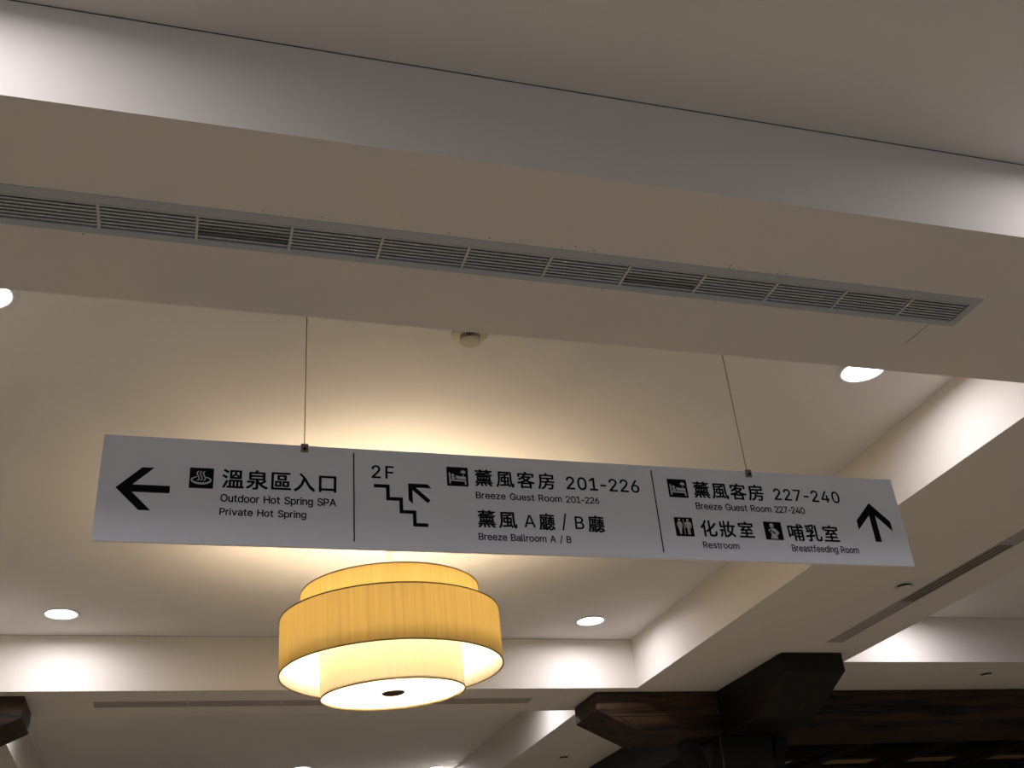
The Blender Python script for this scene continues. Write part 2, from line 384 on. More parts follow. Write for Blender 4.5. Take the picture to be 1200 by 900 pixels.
def Z2(px, py): return S(400+px/3.1579, 520+py/3.1579)
def Z3(px, py): return S(750+px/3.4286, 530+py/3.4286)
# dividers
for a, b in ((Z1(1180, 115), Z1(1181, 505)), (Z2(1144, 98), Z2(1195, 402))):
    x = (a[0]+b[0])/2; w_ = .0016; flat('divider_line', [[(x-w_, b[1]), (x+w_, b[1]), (x+w_, a[1]), (x-w_, a[1])]], M['ink'])
# arrows, squared up in the sign plane
def arrow(cx, cz, size, ang, thick, half, shaft, label):
    # tip at (cx,cz) pointing along ang ; head arms at 45 degrees cut square to the shaft
    c_, s_ = math.cos(ang), math.sin(ang)
    def T(u, v): return (cx + (u*c_ - v*s_)*size, cz + (u*s_ + v*c_)*size)
    k = thick
    polys = [[T(0,0), T(-half,half), T(-half-k*1.45,half), T(-k*1.45,0)], [T(0,0), T(-k*1.45,0), T(-half-k*1.45,-half), T(-half,-half)],
             [T(-k*.75,k*.5), T(-shaft,k*.5), T(-shaft,-k*.5), T(-k*.75,-k*.5)]]
    o = flat('arrow', polys, M['ink']); o['label'] = label
a = Z1(132, 268); b = Z1(371, 277); Ln = b[0]-a[0]
hh = (Z1(262, 180)[1]-Z1(252, 368)[1])/2
arrow(a[0], (Z1(371,262)[1]+Z1(371,292)[1])/2, Ln, math.pi, .155, hh/Ln, 1.0, 'black arrow pointing left')
a = Z3(921, 205); b = Z3(960, 360); Ln = a[1]-b[1]
hw = (Z3(1013, 305)[0]-Z3(878, 300)[0])/2
arrow((Z3(947,360)[0]+Z3(973,360)[0])/2, a[1], Ln, math.pi/2, .165, hw/Ln, 1.0, 'black arrow pointing up')
# stairs and diagonal arrow
a = Z2(120, 155); b = Z2(322, 302); sw = (b[0]-a[0])/4.0; sh = (a[1]-b[1])/3.0; k = .0045*SY/1.575
pts = [(a[0], a[1]), (a[0]+sw*1.05, a[1]), (a[0]+sw*1.05, a[1]-sh), (a[0]+sw*2.02, a[1]-sh), (a[0]+sw*2.02, a[1]-2*sh), (a[0]+sw*3.0, a[1]-2*sh), (a[0]+sw*3.0, a[1]-3*sh), (b[0], a[1]-3*sh)]
polys = []
for (x0, z0), (x1, z1) in zip(pts, pts[1:]):
    polys.append([(min(x0,x1)-k, min(z0,z1)-k), (max(x0,x1)+k, min(z0,z1)-k), (max(x0,x1)+k, max(z0,z1)+k), (min(x0,x1)-k, max(z0,z1)+k)])
polys[0][0] = (pts[0][0], polys[0][0][1]); polys[0][3] = (pts[0][0], polys[0][3][1]); polys[-1][1] = (pts[-1][0], polys[-1][1][1]); polys[-1][2] = (pts[-1][0], polys[-1][2][1])
flat('stair_symbol', polys, M['ink'])
def seg(p, q, w0):
    d = Vector((q[0]-p[0], q[1]-p[1])); n = Vector((-d.y, d.x)).normalized()*w0
    return [(p[0]+n.x, p[1]+n.y), (q[0]+n.x, q[1]+n.y), (q[0]-n.x, q[1]-n.y), (p[0]-n.x, p[1]-n.y)]
t0 = Z2(247, 147); e = Z2(325, 215)
bw = .0104; l1 = Z2(318, 148)[0]-t0[0]; l2 = t0[1]-Z2(255, 208)[1]
polys = [[t0, (t0[0]+l1, t0[1]), (t0[0]+l1+bw*1.0, t0[1]-bw), (t0[0]+bw, t0[1]-bw)], [t0, (t0[0]+bw, t0[1]-bw), (t0[0]+bw, t0[1]-l2-bw), (t0[0], t0[1]-l2)], seg((t0[0]+bw*.6, t0[1]-bw*.6), e, .0053)]
o = flat('arrow', polys, M['ink']); o['label'] = 'black arrow pointing up the stairs'
# pictogram squares
def icon(corners, name):
    x0 = (corners[0][0]+corners[3][0])/2; x1 = (corners[1][0]+corners[2][0])/2; z1 = (corners[0][1]+corners[1][1])/2; z0 = (corners[2][1]+corners[3][1])/2
    r = .0015
    o = flat(name, [[(x0+r,z0), (x1-r,z0), (x1,z0+r), (x1,z1-r), (x1-r,z1), (x0+r,z1), (x0,z1-r), (x0,z0+r)]], M['ink'])
    return o, (lambda u, v: (x0+(x1-x0)*u, z0+(z1-z0)*v)), (x1-x0), (z1-z0)
def circ(c, rx, rz, n=20, a0=0, a1=2*math.pi): return [(c[0]+rx*math.cos(a0+(a1-a0)*k/n), c[1]+rz*math.sin(a0+(a1-a0)*k/n)) for k in range(n)]
def sym(polys, parent, name='symbol'): 
    o = flat(name, polys, M['white'], .0004, sign, .0005); o.parent = parent; o['label'] = 'white pictogram'; return o
def path(T, pts, w0): return [seg(T(*p), T(*q), w0) for p, q in zip(pts, pts[1:])]
# hot spring
o, T, iw, ih = icon([Z1(462,180), Z1(567,184), Z1(560,272), Z1(453,270)], 'hot_spring_symbol')
P_ = []
for cx in (.34, .47, .60):
    pts = [(cx+.05-.0+(-.05 if i else 0)*0 + .055*math.sin(-1.9+i*.52)+.0, .80-i*.0475) for i in range(10)]
    pts = [(cx+.045*math.cos(math.pi*1.25*i/9*1.0+.2*0)*(1 if i < 5 else 1) + .03*i/9, .82-.047*i) for i in range(10)]
    pts = [(cx+u, v) for u, v in ((.03,.83), (-.02,.79), (-.035,.74), (-.015,.66), (.025,.58), (.06,.50), (.055,.44), (.03,.41), (-.01,.385))]
    P_ += path(T, pts, .0013)
n = 30
bowl = [(.49+.40*math.cos(a_), .40+.17*math.sin(a_)) for a_ in [math.radians(118+k*(302)/n) for k in range(n+1)]]
for i, (p, q) in enumerate(zip(bowl, bowl[1:])):
    P_.append(seg(T(*p), T(*q), .0010+.0013*math.sin(math.pi*i/(n-1))))
sym(P_, o)
def bed(corners):
    o, T, iw, ih = icon(corners, 'bed_symbol'); R_ = iw
    polys = [[T(*p) for p in q] for q in (
        ((.11,.12), (.17,.12), (.17,.70), (.10,.70)), ((.17,.27), (.88,.24), (.88,.32), (.17,.34)), ((.83,.10), (.90,.10), (.90,.28), (.83,.28)),
        ((.47,.38), (.89,.36), (.89,.47), (.84,.51), (.55,.52), (.40,.55)), ((.22,.37), (.37,.37), (.41,.44), (.30,.47), (.22,.44)),
        ((.76,.50), (.79,.50), (.79,.72), (.76,.72)), ((.64,.70), (.90,.69), (.86,.80), (.79,.84), (.72,.83), (.67,.78)))]
    polys.append(circ(T(.28, .56), .07*iw, .075*iw, 14)); sym(polys, o)
bed([Z2(388,85), Z2(467,89), Z2(471,159), Z2(392,155)])
bed([Z3(107,107), Z3(186,110), Z3(193,183), Z3(118,180)])
o, T, iw, ih = icon([Z3(135,260), Z3(208,264), Z3(220,339), Z3(147,336)], 'restroom_symbol')
polys = [circ(T(.27,.865), .065*iw, .065*iw, 12), circ(T(.73,.865), .065*iw, .065*iw, 12)]
polys += [[T(*p) for p in q] for q in (((.485,.10), (.515,.10), (.515,.92), (.485,.92)),
    ((.20,.77), (.34,.77), (.42,.62), (.38,.46), (.33,.47), (.36,.60), (.31,.64), (.38,.38), (.16,.38), (.23,.64), (.18,.60), (.21,.47), (.16,.46), (.12,.62)),
    ((.20,.38), (.34,.38), (.32,.12), (.22,.12)),
    ((.62,.77), (.84,.77), (.90,.70), (.89,.44), (.84,.44), (.83,.66), (.80,.66), (.80,.40), (.66,.40), (.66,.66), (.63,.66), (.62,.44), (.57,.44), (.56,.70)),
    ((.66,.40), (.72,.40), (.715,.10), (.66,.10)), ((.74,.40), (.80,.40), (.80,.10), (.745,.10)))]
sym(polys, o)
o, T, iw, ih = icon([Z3(493,278), Z3(565,282), Z3(578,353), Z3(508,351)], 'nursing_symbol')
polys = [circ(T(.44,.79), .115*iw, .12*iw, 16)]
polys += [[T(*p) for p in q] for q in (((.36,.62), (.52,.65), (.62,.62), (.76,.46), (.80,.36), (.62,.20), (.68,.16), (.68,.06), (.28,.06), (.30,.15), (.36,.30), (.34,.40), (.22,.50), (.26,.58)),)]
nu = sym(polys, o)
k_ = flat('baby_outline', [circ(T(.35,.50), .055*iw, .06*iw, 12), seg(T(.42,.46), T(.56,.35), .0022)], M['ink'], .0003, sign, .0009); k_.parent = o

# lettering: glyph outlines (thousandths of an em), filled by winding number
from mathutils.geometry import delaunay_2d_cdt
GL = {'-':(453,['337 244 337 188 114 188 114 244']),
'/':(249,['235 533 71 -76 14 -76 178 533']),
'0':(453,['227 -7 199 -5 174 1 151 11 130 24 111 41 95 62 80 86 69 113 60 144 53 178 49 214 48 254 49 294 53 330 60 364 69 395 81 422 95 447 112 467 130 484 151 498 174 508 200 514 227 516 254 514 279 508 302 498 323 484 342 467 358 447 372 422 384 395 393 364 400 330 404 294 405 254 404 214 400 178 393 144 384 113 373 86 359 62 342 41 323 24 302 11 279 1 254 -5','227 50 245 51 261 56 276 63 290 74 303 87 313 103 323 122 330 144 336 168 340 194 343 223 344 254 343 285 340 314 336 341 330 365 323 387 313 405 303 422 290 435 276 446 261 453 245 458 227 460 209 458 192 453 177 446 163 435 151 422 140 405 131 387 123 365 117 341 113 314 110 285 109 254 110 223 113 194 117 168 123 144 131 122 140 103 151 87 163 74 177 63 192 56 209 51']),
'1':(453,['76 0 76 55 391 55 391 0','276 509 276 0 212 0 212 448 209 448 86 358 86 427 198 509']),
'2':(453,['64 0 64 47 234 229 248 243 261 257 272 270 282 282 291 294 299 305 305 316 311 327 315 337 318 348 320 360 320 371 319 385 317 397 313 408 308 419 301 428 293 436 283 443 273 449 262 454 250 457 237 459 224 460 209 459 196 457 184 453 172 447 162 441 153 433 145 424 139 413 134 402 130 390 128 376 127 362 66 362 67 384 71 405 77 424 86 442 98 459 111 473 126 486 143 496 162 505 182 511 203 514 225 516 247 514 268 511 288 505 306 497 323 486 337 474 350 461 361 445 370 428 376 411 380 392 381 372 380 358 378 345 375 331 371 318 365 304 357 290 347 275 336 259 322 241 306 223 288 202 267 180 153 60 153 57 389 57 389 0']),
'4':(453,['40 105 40 158 247 509 311 509 109 166 109 163 413 163 413 105','282 0 282 121 282 146 282 318 343 318 343 0']),
'6':(453,['226 -7 203 -5 182 -1 161 5 142 15 125 26 109 40 96 56 84 74 75 94 69 115 65 138 64 162 65 180 68 199 73 219 80 239 89 261 102 285 118 311 137 340 252 509 322 509 151 261 145 261 149 268 154 275 159 281 165 288 172 293 179 299 187 303 196 307 205 310 214 312 224 314 235 314 257 313 278 309 298 303 316 295 332 284 346 271 359 257 370 240 378 221 384 201 388 180 389 157 388 134 384 112 377 92 368 73 356 55 343 39 327 26 310 14 291 5 271 -2 249 -6','226 48 241 49 254 52 267 56 279 63 289 70 299 79 307 90 314 101 320 114 324 128 327 142 327 157 327 173 324 187 320 201 314 213 307 225 299 235 289 244 279 251 267 258 254 262 241 264 226 265 212 264 198 262 186 258 174 252 163 244 153 235 145 225 138 214 132 201 128 188 126 174 125 158 126 143 128 128 132 114 138 102 145 90 153 79 163 70 174 63 186 56 198 52 212 49']),
'7':(453,['97 0 323 448 323 452 62 452 62 509 391 509 391 449 165 0']),
'A':(480,['16 0 201 509 276 509 463 0 395 0 287 302 282 317 276 334 270 352 264 372 257 394 250 420 241 447 232 478 245 478 236 447 228 419 220 393 213 371 206 351 201 333 195 317 191 302 85 0','110 142 110 199 370 199 370 142']),
'B':(456,['60 0 60 509 241 509 266 508 289 504 310 499 329 491 345 481 359 469 371 456 381 442 388 426 394 410 397 392 398 374 397 358 395 344 392 331 387 320 380 310 373 301 365 293 356 286 347 280 336 275 326 270 315 267 315 262 327 261 339 257 351 252 363 245 374 237 385 227 394 216 402 203 409 189 414 173 417 155 418 136 417 117 413 100 408 83 400 67 390 52 377 39 362 28 344 18 324 10 301 4 275 1 247 0','125 57 245 57 272 58 296 63 315 70 330 80 341 92 349 105 354 120 355 137 355 149 352 161 348 173 342 184 335 194 327 203 317 211 306 218 293 224 279 228 264 230 248 231 125 231','125 285 238 285 252 286 265 288 277 291 288 296 299 302 308 309 316 317 323 326 329 337 333 348 335 359 336 372 334 388 330 403 323 417 313 429 299 439 283 446 263 450 240 452 125 452']),
'F':(410,['60 0 60 509 369 509 369 452 125 452 125 278 346 278 346 221 125 221 125 0']),
'G':(520,['269 -7 236 -5 205 1 176 11 149 25 125 43 104 64 85 88 69 116 57 146 47 179 42 215 40 254 42 293 47 329 57 362 69 393 85 421 103 445 125 466 149 484 175 498 203 508 233 514 265 516 285 515 304 513 322 509 340 504 358 497 374 489 389 480 403 469 416 458 429 445 439 431 449 416 458 401 465 384 470 367 474 349 408 349 404 361 399 372 393 383 387 393 380 403 373 411 365 420 356 427 347 434 337 439 326 444 315 448 304 452 291 454 279 455 265 456 243 454 222 450 202 443 183 432 166 419 150 404 137 385 125 364 116 340 109 314 105 285 103 254 105 223 109 194 116 168 125 145 137 124 151 105 166 90 184 76 203 66 224 59 246 54 269 53 290 54 309 57 328 63 345 71 360 81 374 93 386 107 396 123 404 141 410 160 414 180 415 202 434 199 283 199 283 256 478 256 478 200 476 170 471 141 463 115 451 91 436 69 419 50 399 33 377 19 352 8 326 0 298 -5']),
'H':(517,['60 0 60 509 125 509 125 289 392 289 392 509 457 509 457 0 392 0 392 232 125 232 125 0']),
'O':(533,['267 -7 235 -5 205 1 177 11 150 25 126 42 105 63 86 88 70 115 57 146 48 179 42 215 40 254 42 293 48 329 57 362 70 393 86 421 105 445 126 466 150 484 177 498 205 508 235 514 267 516 299 514 329 508 357 498 384 484 408 466 429 445 448 421 464 393 477 362 486 329 491 293 493 254 491 215 486 179 477 146 464 115 448 88 429 63 408 42 384 25 357 11 329 1 299 -5','267 53 289 54 310 59 330 66 349 76 367 89 383 105 396 123 408 144 418 168 425 194 429 223 430 254 429 286 425 314 418 341 408 365 396 386 383 404 367 420 349 433 330 443 310 450 289 454 267 456 245 454 223 450 203 443 184 433 167 420 151 404 137 385 125 364 116 340 109 314 105 285 103 254 105 223 109 194 116 168 125 144 137 123 151 105 167 89 184 76 203 66 223 59 245 54']),
'P':(445,['60 0 60 509 235 509 263 507 289 503 312 497 332 487 350 476 366 462 379 447 390 430 398 411 404 391 407 370 409 348 407 325 404 304 398 284 390 265 379 248 366 233 350 219 332 207 312 198 289 191 263 187 235 186 109 186 109 242 233 242 252 243 269 246 284 250 297 256 308 264 318 272 327 282 333 294 338 306 342 319 344 333 344 348 344 362 342 376 338 389 333 402 326 413 318 423 308 431 297 439 284 444 268 449 251 451 232 452 125 452 125 0']),
'R':(449,['60 0 60 509 236 509 264 507 290 504 313 497 333 489 351 478 367 465 380 450 390 433 399 415 405 395 408 374 409 352 408 330 405 309 399 290 390 271 380 255 367 240 351 228 333 217 312 209 289 203 264 199 236 198 96 198 96 255 234 255 252 256 269 258 284 262 298 267 309 273 319 281 327 290 334 300 339 312 342 324 344 338 345 352 344 367 342 380 339 393 334 405 327 415 319 425 309 433 298 440 284 445 269 449 252 451 233 452 125 452 125 0','353 0 230 229 303 229 428 0']),
'S':(447,['224 -9 197 -8 172 -4 149 1 128 9 108 19 91 31 76 45 64 60 54 77 46 96 41 115 38 137 104 137 107 123 110 110 116 98 123 88 132 79 142 71 154 64 166 59 180 55 194 52 209 50 224 49 241 50 257 52 272 55 286 60 299 66 311 74 321 82 329 92 336 102 341 114 345 126 346 139 345 151 342 161 338 171 332 179 325 186 316 193 307 199 296 205 284 209 272 214 259 218 245 222 184 239 154 249 128 260 105 274 86 289 71 307 60 326 54 348 52 372 53 393 58 413 65 431 75 448 87 463 102 476 119 488 138 498 158 506 180 511 203 514 227 516 252 514 275 511 296 505 316 498 334 488 351 476 365 463 377 449 387 433 394 415 399 397 401 378 337 378 334 396 326 412 316 426 302 437 286 447 267 453 247 457 225 459 209 458 194 456 180 452 167 448 156 442 145 435 136 427 129 418 123 409 118 398 116 387 115 376 116 363 119 352 124 342 131 334 139 326 148 319 158 313 169 308 180 304 191 300 202 296 212 293 264 279 276 276 287 272 299 268 312 264 324 258 336 252 347 245 359 238 369 229 379 220 387 209 395 198 401 185 405 171 407 155 408 139 407 118 403 99 396 81 386 64 374 48 360 34 343 21 323 11 302 2 278 -4 252 -8']),
'a':(389,['160 -9 142 -8 126 -5 110 -1 94 5 80 12 68 22 57 32 48 45 40 58 35 73 31 90 30 108 31 123 34 138 38 150 43 161 50 171 58 179 67 187 78 193 89 199 100 203 112 207 125 211 138 213 152 216 165 218 178 220 194 222 209 224 222 225 234 227 244 228 252 230 259 232 265 235 270 238 273 243 275 248 276 255 276 257 275 268 273 279 271 288 267 297 262 304 256 311 248 317 240 322 230 326 220 329 208 330 196 331 183 330 171 329 159 326 149 322 140 318 132 313 124 307 118 301 112 294 107 288 103 281 100 274 41 291 48 308 57 322 67 335 79 346 91 355 104 364 118 370 133 375 148 379 163 382 179 384 194 384 204 384 215 383 227 382 239 379 251 376 263 372 275 367 286 360 296 353 306 343 315 333 322 320 329 306 333 290 336 272 337 251 337 0 277 0 277 52 272 52 269 45 264 38 258 32 252 25 244 18 236 12 226 6 215 1 203 -3 190 -6 176 -8','170 45 187 46 202 49 216 53 228 59 239 66 248 74 257 83 263 93 269 104 272 115 275 126 276 138 276 190 273 188 270 186 265 184 259 182 253 180 246 179 239 177 231 176 223 175 216 173 208 172 200 171 175 168 165 166 154 164 144 162 134 159 125 155 117 150 110 145 103 139 98 132 95 124 93 115 92 105 92 95 94 87 98 79 102 72 107 66 114 61 121 56 130 52 139 49 149 47 159 46']),
'd':(424,['195 -8 172 -7 151 -2 130 5 111 16 94 29 79 45 66 64 55 84 46 108 39 133 35 160 34 189 35 218 39 245 46 270 55 293 66 313 79 332 95 347 112 361 131 371 151 378 173 383 196 384 213 384 228 381 241 378 253 373 263 367 272 360 280 353 287 346 293 338 298 331 303 325 306 319 311 319 311 509 372 509 372 0 313 0 313 59 307 59 303 53 298 46 293 39 287 31 280 24 272 17 263 10 252 4 241 -1 227 -5 212 -7','205 47 221 48 236 51 250 57 263 65 274 75 284 86 293 100 299 115 305 132 309 150 311 169 312 189 311 210 309 229 305 247 300 263 293 278 284 291 275 302 263 312 251 320 237 325 221 329 205 330 187 329 172 325 157 319 145 311 133 301 124 290 115 276 108 261 103 245 99 227 97 209 96 189 97 170 99 151 103 133 109 117 115 101 124 88 134 76 145 66 158 57 172 51 188 48']),
'e':(404,['212 -8 185 -7 161 -2 138 6 117 16 98 30 82 46 68 64 56 85 46 108 40 132 35 159 34 187 35 215 39 242 46 267 55 290 67 311 81 329 97 346 115 359 135 370 157 378 180 383 205 384 221 384 236 382 251 379 266 374 280 368 294 361 307 351 319 341 331 329 341 315 350 299 357 282 363 263 368 242 370 219 371 194 371 169 75 169 75 221 338 221 310 202 309 220 307 237 303 254 298 269 291 282 283 294 273 305 263 314 250 321 237 326 222 329 205 330 189 329 173 326 159 321 146 313 135 304 125 294 116 282 109 270 103 256 99 241 97 226 96 211 96 178 97 157 100 139 104 122 110 106 118 92 128 80 139 70 151 61 165 55 179 50 195 47 212 46 224 47 234 48 244 50 254 53 263 56 271 61 278 66 285 73 292 80 297 88 302 96 306 105 365 91 360 77 353 63 345 51 335 39 324 29 311 19 298 11 283 4 266 -1 249 -5 231 -7']),
'f':(254,['228 379 228 327 6 327 6 379','81 0 81 432 82 447 84 461 89 474 96 486 104 496 113 505 124 513 135 519 148 524 161 527 174 529 187 530 197 530 207 529 215 528 222 527 229 525 234 524 239 522 243 521 227 468 225 469 222 470 219 471 215 472 211 473 206 473 200 474 195 474 182 473 171 470 162 466 154 460 149 452 145 443 142 431 142 419 142 0']),
'g':(425,['207 -151 187 -150 168 -148 150 -144 134 -140 119 -134 105 -127 93 -119 82 -110 73 -101 64 -91 57 -80 51 -69 101 -41 106 -47 110 -53 116 -59 122 -66 128 -72 136 -78 145 -83 154 -88 165 -92 178 -95 192 -97 207 -97 229 -96 249 -92 267 -85 282 -75 295 -62 304 -47 310 -28 311 -6 311 68 306 68 302 62 298 56 293 49 287 41 280 34 272 28 263 21 252 16 241 11 227 8 212 5 195 5 173 6 152 10 132 17 113 27 95 39 80 53 67 71 55 90 46 112 39 136 35 163 34 191 35 220 39 246 46 271 55 293 66 314 80 332 95 347 112 361 131 371 152 378 173 383 196 384 213 384 228 382 242 378 253 373 264 367 273 360 281 353 288 346 294 338 299 331 304 325 308 319 313 319 313 379 372 379 372 -9 371 -32 367 -54 360 -73 350 -90 338 -104 324 -117 308 -127 291 -136 271 -142 251 -147 229 -150','205 59 222 60 237 63 251 68 264 75 275 84 285 95 293 107 300 121 305 137 309 154 312 172 312 193 312 212 309 231 305 248 300 264 293 278 285 291 275 303 264 312 251 320 237 325 222 329 205 330 188 329 172 325 158 320 145 312 134 302 124 290 115 277 109 262 103 246 99 229 97 212 96 193 97 173 99 155 103 138 109 123 116 108 124 96 134 85 145 76 158 68 172 63 188 60']),
'i':(167,['53 0 53 379 114 379 114 0','84 443 75 444 67 446 60 449 54 455 48 461 44 468 42 475 41 483 42 491 44 499 48 506 54 512 60 517 67 521 75 523 84 524 92 523 100 521 107 517 114 512 119 506 123 499 126 491 126 483 126 475 123 468 119 461 114 455 107 449 100 446 92 444']),
'l':(189,['139 -2 119 -1 101 3 86 10 74 20 65 33 58 47 54 65 53 84 53 509 114 509 114 99 114 87 115 77 117 68 120 62 124 58 130 54 137 53 146 52 150 52 154 52 158 52 160 53 163 53 165 53 167 54 170 54 181 3 176 2 172 1 167 0 162 -1 156 -2 151 -2 145 -2']),
'm':(610,['53 0 53 379 112 379 112 295 108 295 112 310 118 323 125 335 132 346 141 355 151 363 161 370 172 376 183 380 195 384 207 386 219 386 239 385 257 380 273 372 287 361 299 347 309 331 316 314 321 295 312 295 317 308 322 321 329 332 337 343 347 353 357 361 368 369 381 375 394 380 407 383 422 385 437 386 453 385 468 383 483 378 497 372 510 364 522 354 532 342 541 328 548 313 553 296 556 276 557 255 557 0 496 0 496 254 494 273 490 289 483 302 473 313 460 321 447 326 433 329 419 330 406 330 395 328 384 324 374 320 365 314 358 307 351 299 345 290 341 280 338 270 336 259 335 247 335 0 274 0 274 260 273 275 269 288 262 301 253 311 242 320 229 326 215 329 199 330 188 330 178 328 168 325 158 320 148 314 140 307 132 299 126 289 121 278 117 266 114 253 114 238 114 0']),
'n':(410,['114 227 114 0 53 0 53 379 112 379 112 287 102 287 112 312 124 332 137 349 152 362 169 372 187 379 207 383 227 384 246 383 264 380 280 376 295 369 309 360 321 349 332 336 341 321 348 304 353 285 356 264 357 240 357 0 296 0 296 235 295 256 290 275 283 291 273 304 260 315 246 323 229 328 210 329 197 328 184 326 172 322 161 317 150 311 141 303 133 293 126 283 121 271 117 257 114 243']),
'o':(415,['207 -8 182 -7 159 -2 137 6 117 16 98 30 82 46 68 64 56 85 46 108 40 133 36 159 34 187 36 216 40 243 46 268 56 291 68 312 82 330 98 346 117 360 137 371 159 378 182 383 207 384 233 383 256 378 278 371 299 360 317 346 333 330 347 312 359 291 369 268 376 243 380 216 381 187 380 159 376 133 369 108 359 85 347 64 333 46 317 30 299 16 278 6 256 -2 233 -7','207 46 226 48 242 51 257 57 270 66 282 76 292 89 300 102 307 117 312 134 316 151 318 169 319 187 318 206 316 224 312 242 307 258 300 274 292 287 282 300 270 310 257 319 242 325 226 329 207 330 189 329 173 325 158 319 145 310 134 300 124 287 115 274 108 258 103 242 99 224 97 206 96 187 97 169 99 151 103 134 108 117 115 102 124 89 134 76 145 66 158 57 173 51 189 48']),
'p':(424,['53 -143 53 379 112 379 112 319 118 319 122 325 126 331 131 338 137 346 144 353 152 360 161 367 171 373 183 378 197 381 212 384 229 384 252 383 274 378 294 371 313 361 330 347 345 332 359 313 370 293 379 270 385 245 389 218 390 189 389 160 385 133 379 108 370 84 359 64 346 45 330 29 313 16 294 5 274 -2 252 -7 229 -8 213 -7 198 -5 184 -1 173 4 162 10 153 17 145 24 138 31 132 39 127 46 122 53 118 59 114 59 114 -143','220 47 237 48 253 51 267 57 279 66 291 76 301 88 309 101 316 117 321 133 325 151 327 170 328 189 327 209 325 227 321 245 316 261 309 276 301 290 291 301 280 311 267 319 253 325 237 329 220 330 203 329 188 325 174 320 161 312 150 302 140 291 132 278 125 263 120 247 116 229 113 210 113 189 113 169 116 150 120 132 125 115 132 100 140 86 150 75 162 65 174 57 188 51 204 48']),
'r':(259,['53 0 53 379 112 379 112 321 115 321 122 335 130 347 140 358 152 367 166 375 181 380 196 384 213 385 217 385 221 385 225 385 229 384 243 384 243 322 242 323 239 323 235 324 230 324 224 325 219 325 213 326 207 326 194 325 182 323 170 319 159 315 149 309 140 301 132 293 126 284 121 273 117 262 114 250 114 237 114 0']),
's':(365,['182 -8 163 -7 145 -5 128 -2 112 3 98 10 84 18 72 27 62 38 53 50 45 63 40 78 36 94 94 107 99 92 105 79 114 69 124 60 136 54 150 49 165 46 181 45 200 46 217 50 232 55 244 62 255 71 262 81 267 91 268 103 267 112 265 121 260 129 254 136 246 142 237 147 225 151 212 155 149 170 125 177 104 186 87 196 72 208 61 222 53 237 48 255 47 274 48 290 51 305 57 319 65 332 75 343 87 354 100 363 115 370 131 377 149 381 167 384 187 384 206 384 223 381 239 378 254 372 267 366 279 358 290 349 299 339 307 328 314 316 319 303 324 290 268 277 264 288 258 298 251 307 243 316 232 323 219 328 205 331 187 333 171 332 156 329 143 324 131 317 121 308 114 299 110 289 109 277 110 267 112 258 117 250 124 243 133 237 144 232 157 227 172 223 229 209 254 202 275 194 292 183 306 171 317 158 325 142 330 125 331 107 330 90 326 75 321 61 312 47 302 35 290 24 276 15 260 6 242 0 223 -5 203 -7']),
't':(227,['204 379 204 327 6 327 6 379','65 471 126 471 126 98 127 86 128 76 132 68 136 61 142 56 150 53 159 51 170 50 173 50 177 50 181 51 185 51 190 52 194 52 198 53 202 54 213 2 208 0 203 -1 198 -2 192 -3 186 -3 180 -4 174 -4 168 -4 145 -3 125 2 107 10 92 21 80 35 72 52 67 71 65 93']),
'u':(410,['182 -5 164 -4 146 -1 130 4 115 11 101 20 89 31 78 44 69 59 62 76 57 95 54 116 53 139 53 379 114 379 114 144 115 123 119 105 127 89 137 75 150 64 164 56 181 52 200 50 213 51 226 53 238 57 249 62 259 69 268 77 276 86 283 97 289 109 293 122 295 137 296 153 296 379 357 379 357 0 298 0 298 92 307 92 297 67 286 47 272 30 257 17 240 7 222 0 203 -4']),
'v':(389,['163 0 17 379 84 379 165 155 171 138 177 121 182 104 187 87 191 70 196 53 201 37 206 21 184 21 189 37 194 53 198 70 203 87 207 104 213 121 218 138 224 155 305 379 371 379 226 0']),
'z':(380,['42 0 42 46 254 320 254 323 48 323 48 379 333 379 333 331 126 60 126 56 339 56 339 0']),
'薰':(1000,['706 412 650 431 632 398 609 362 586 330 634 314 656 343 681 376','339 426 288 409 310 378 330 345 344 316 396 336 382 364 361 396','775 78 718 48 777 6 834 -40 878 -81 937 -48 891 -7 834 38','585 73 523 51 551 9 575 -35 592 -75 658 -50 640 -11 614 32','402 67 335 53 350 10 362 -35 369 -74 440 -56 432 -19 419 25','249 49 190 76 156 33 110 -7 56 -38 108 -80 165 -43 212 2','849 476 532 476 532 516 937 516 937 566 532 566 532 614 648 621 756 629 852 639 805 683 614 667 377 656 133 652 138 637 143 620 146 605 248 606 353 608 459 611 459 566 65 566 65 516 459 516 459 476 157 476 157 271 459 271 459 230 108 230 108 182 459 182 459 133 59 133 59 80 942 80 942 133 532 133 532 182 896 182 896 230 532 230 532 271 849 271','224 313 224 434 459 434 459 313','532 434 778 434 778 313 532 313','936 780 700 780 700 840 627 840 627 780 369 780 369 840 296 840 296 780 62 780 62 723 296 723 296 674 369 674 369 723 627 723 627 681 700 681 700 723 936 723']),
'風':(1000,['154 786 154 463 147 296 114 120 35 -40 56 -52 79 -67 96 -82 180 90 217 283 225 463 225 715 770 715 777 314 809 29 895 -80 935 -62 958 -4 969 101 953 115 937 134 922 154 919 75 913 20 903 -1 860 120 844 415 842 786','344 430 457 430 457 276 344 276','524 430 639 430 639 276 524 276','600 172 619 145 637 117 654 87 524 79 524 215 702 215 702 490 524 490 524 587 596 598 664 610 724 624 670 678 553 654 407 635 255 622 263 604 270 584 275 565 334 569 396 573 457 579 457 490 283 490 283 215 457 215 457 75 370 70 291 65 222 62 228 -7 685 26 698 -2 708 -28 715 -52 777 -29 750 41 707 119 657 192']),
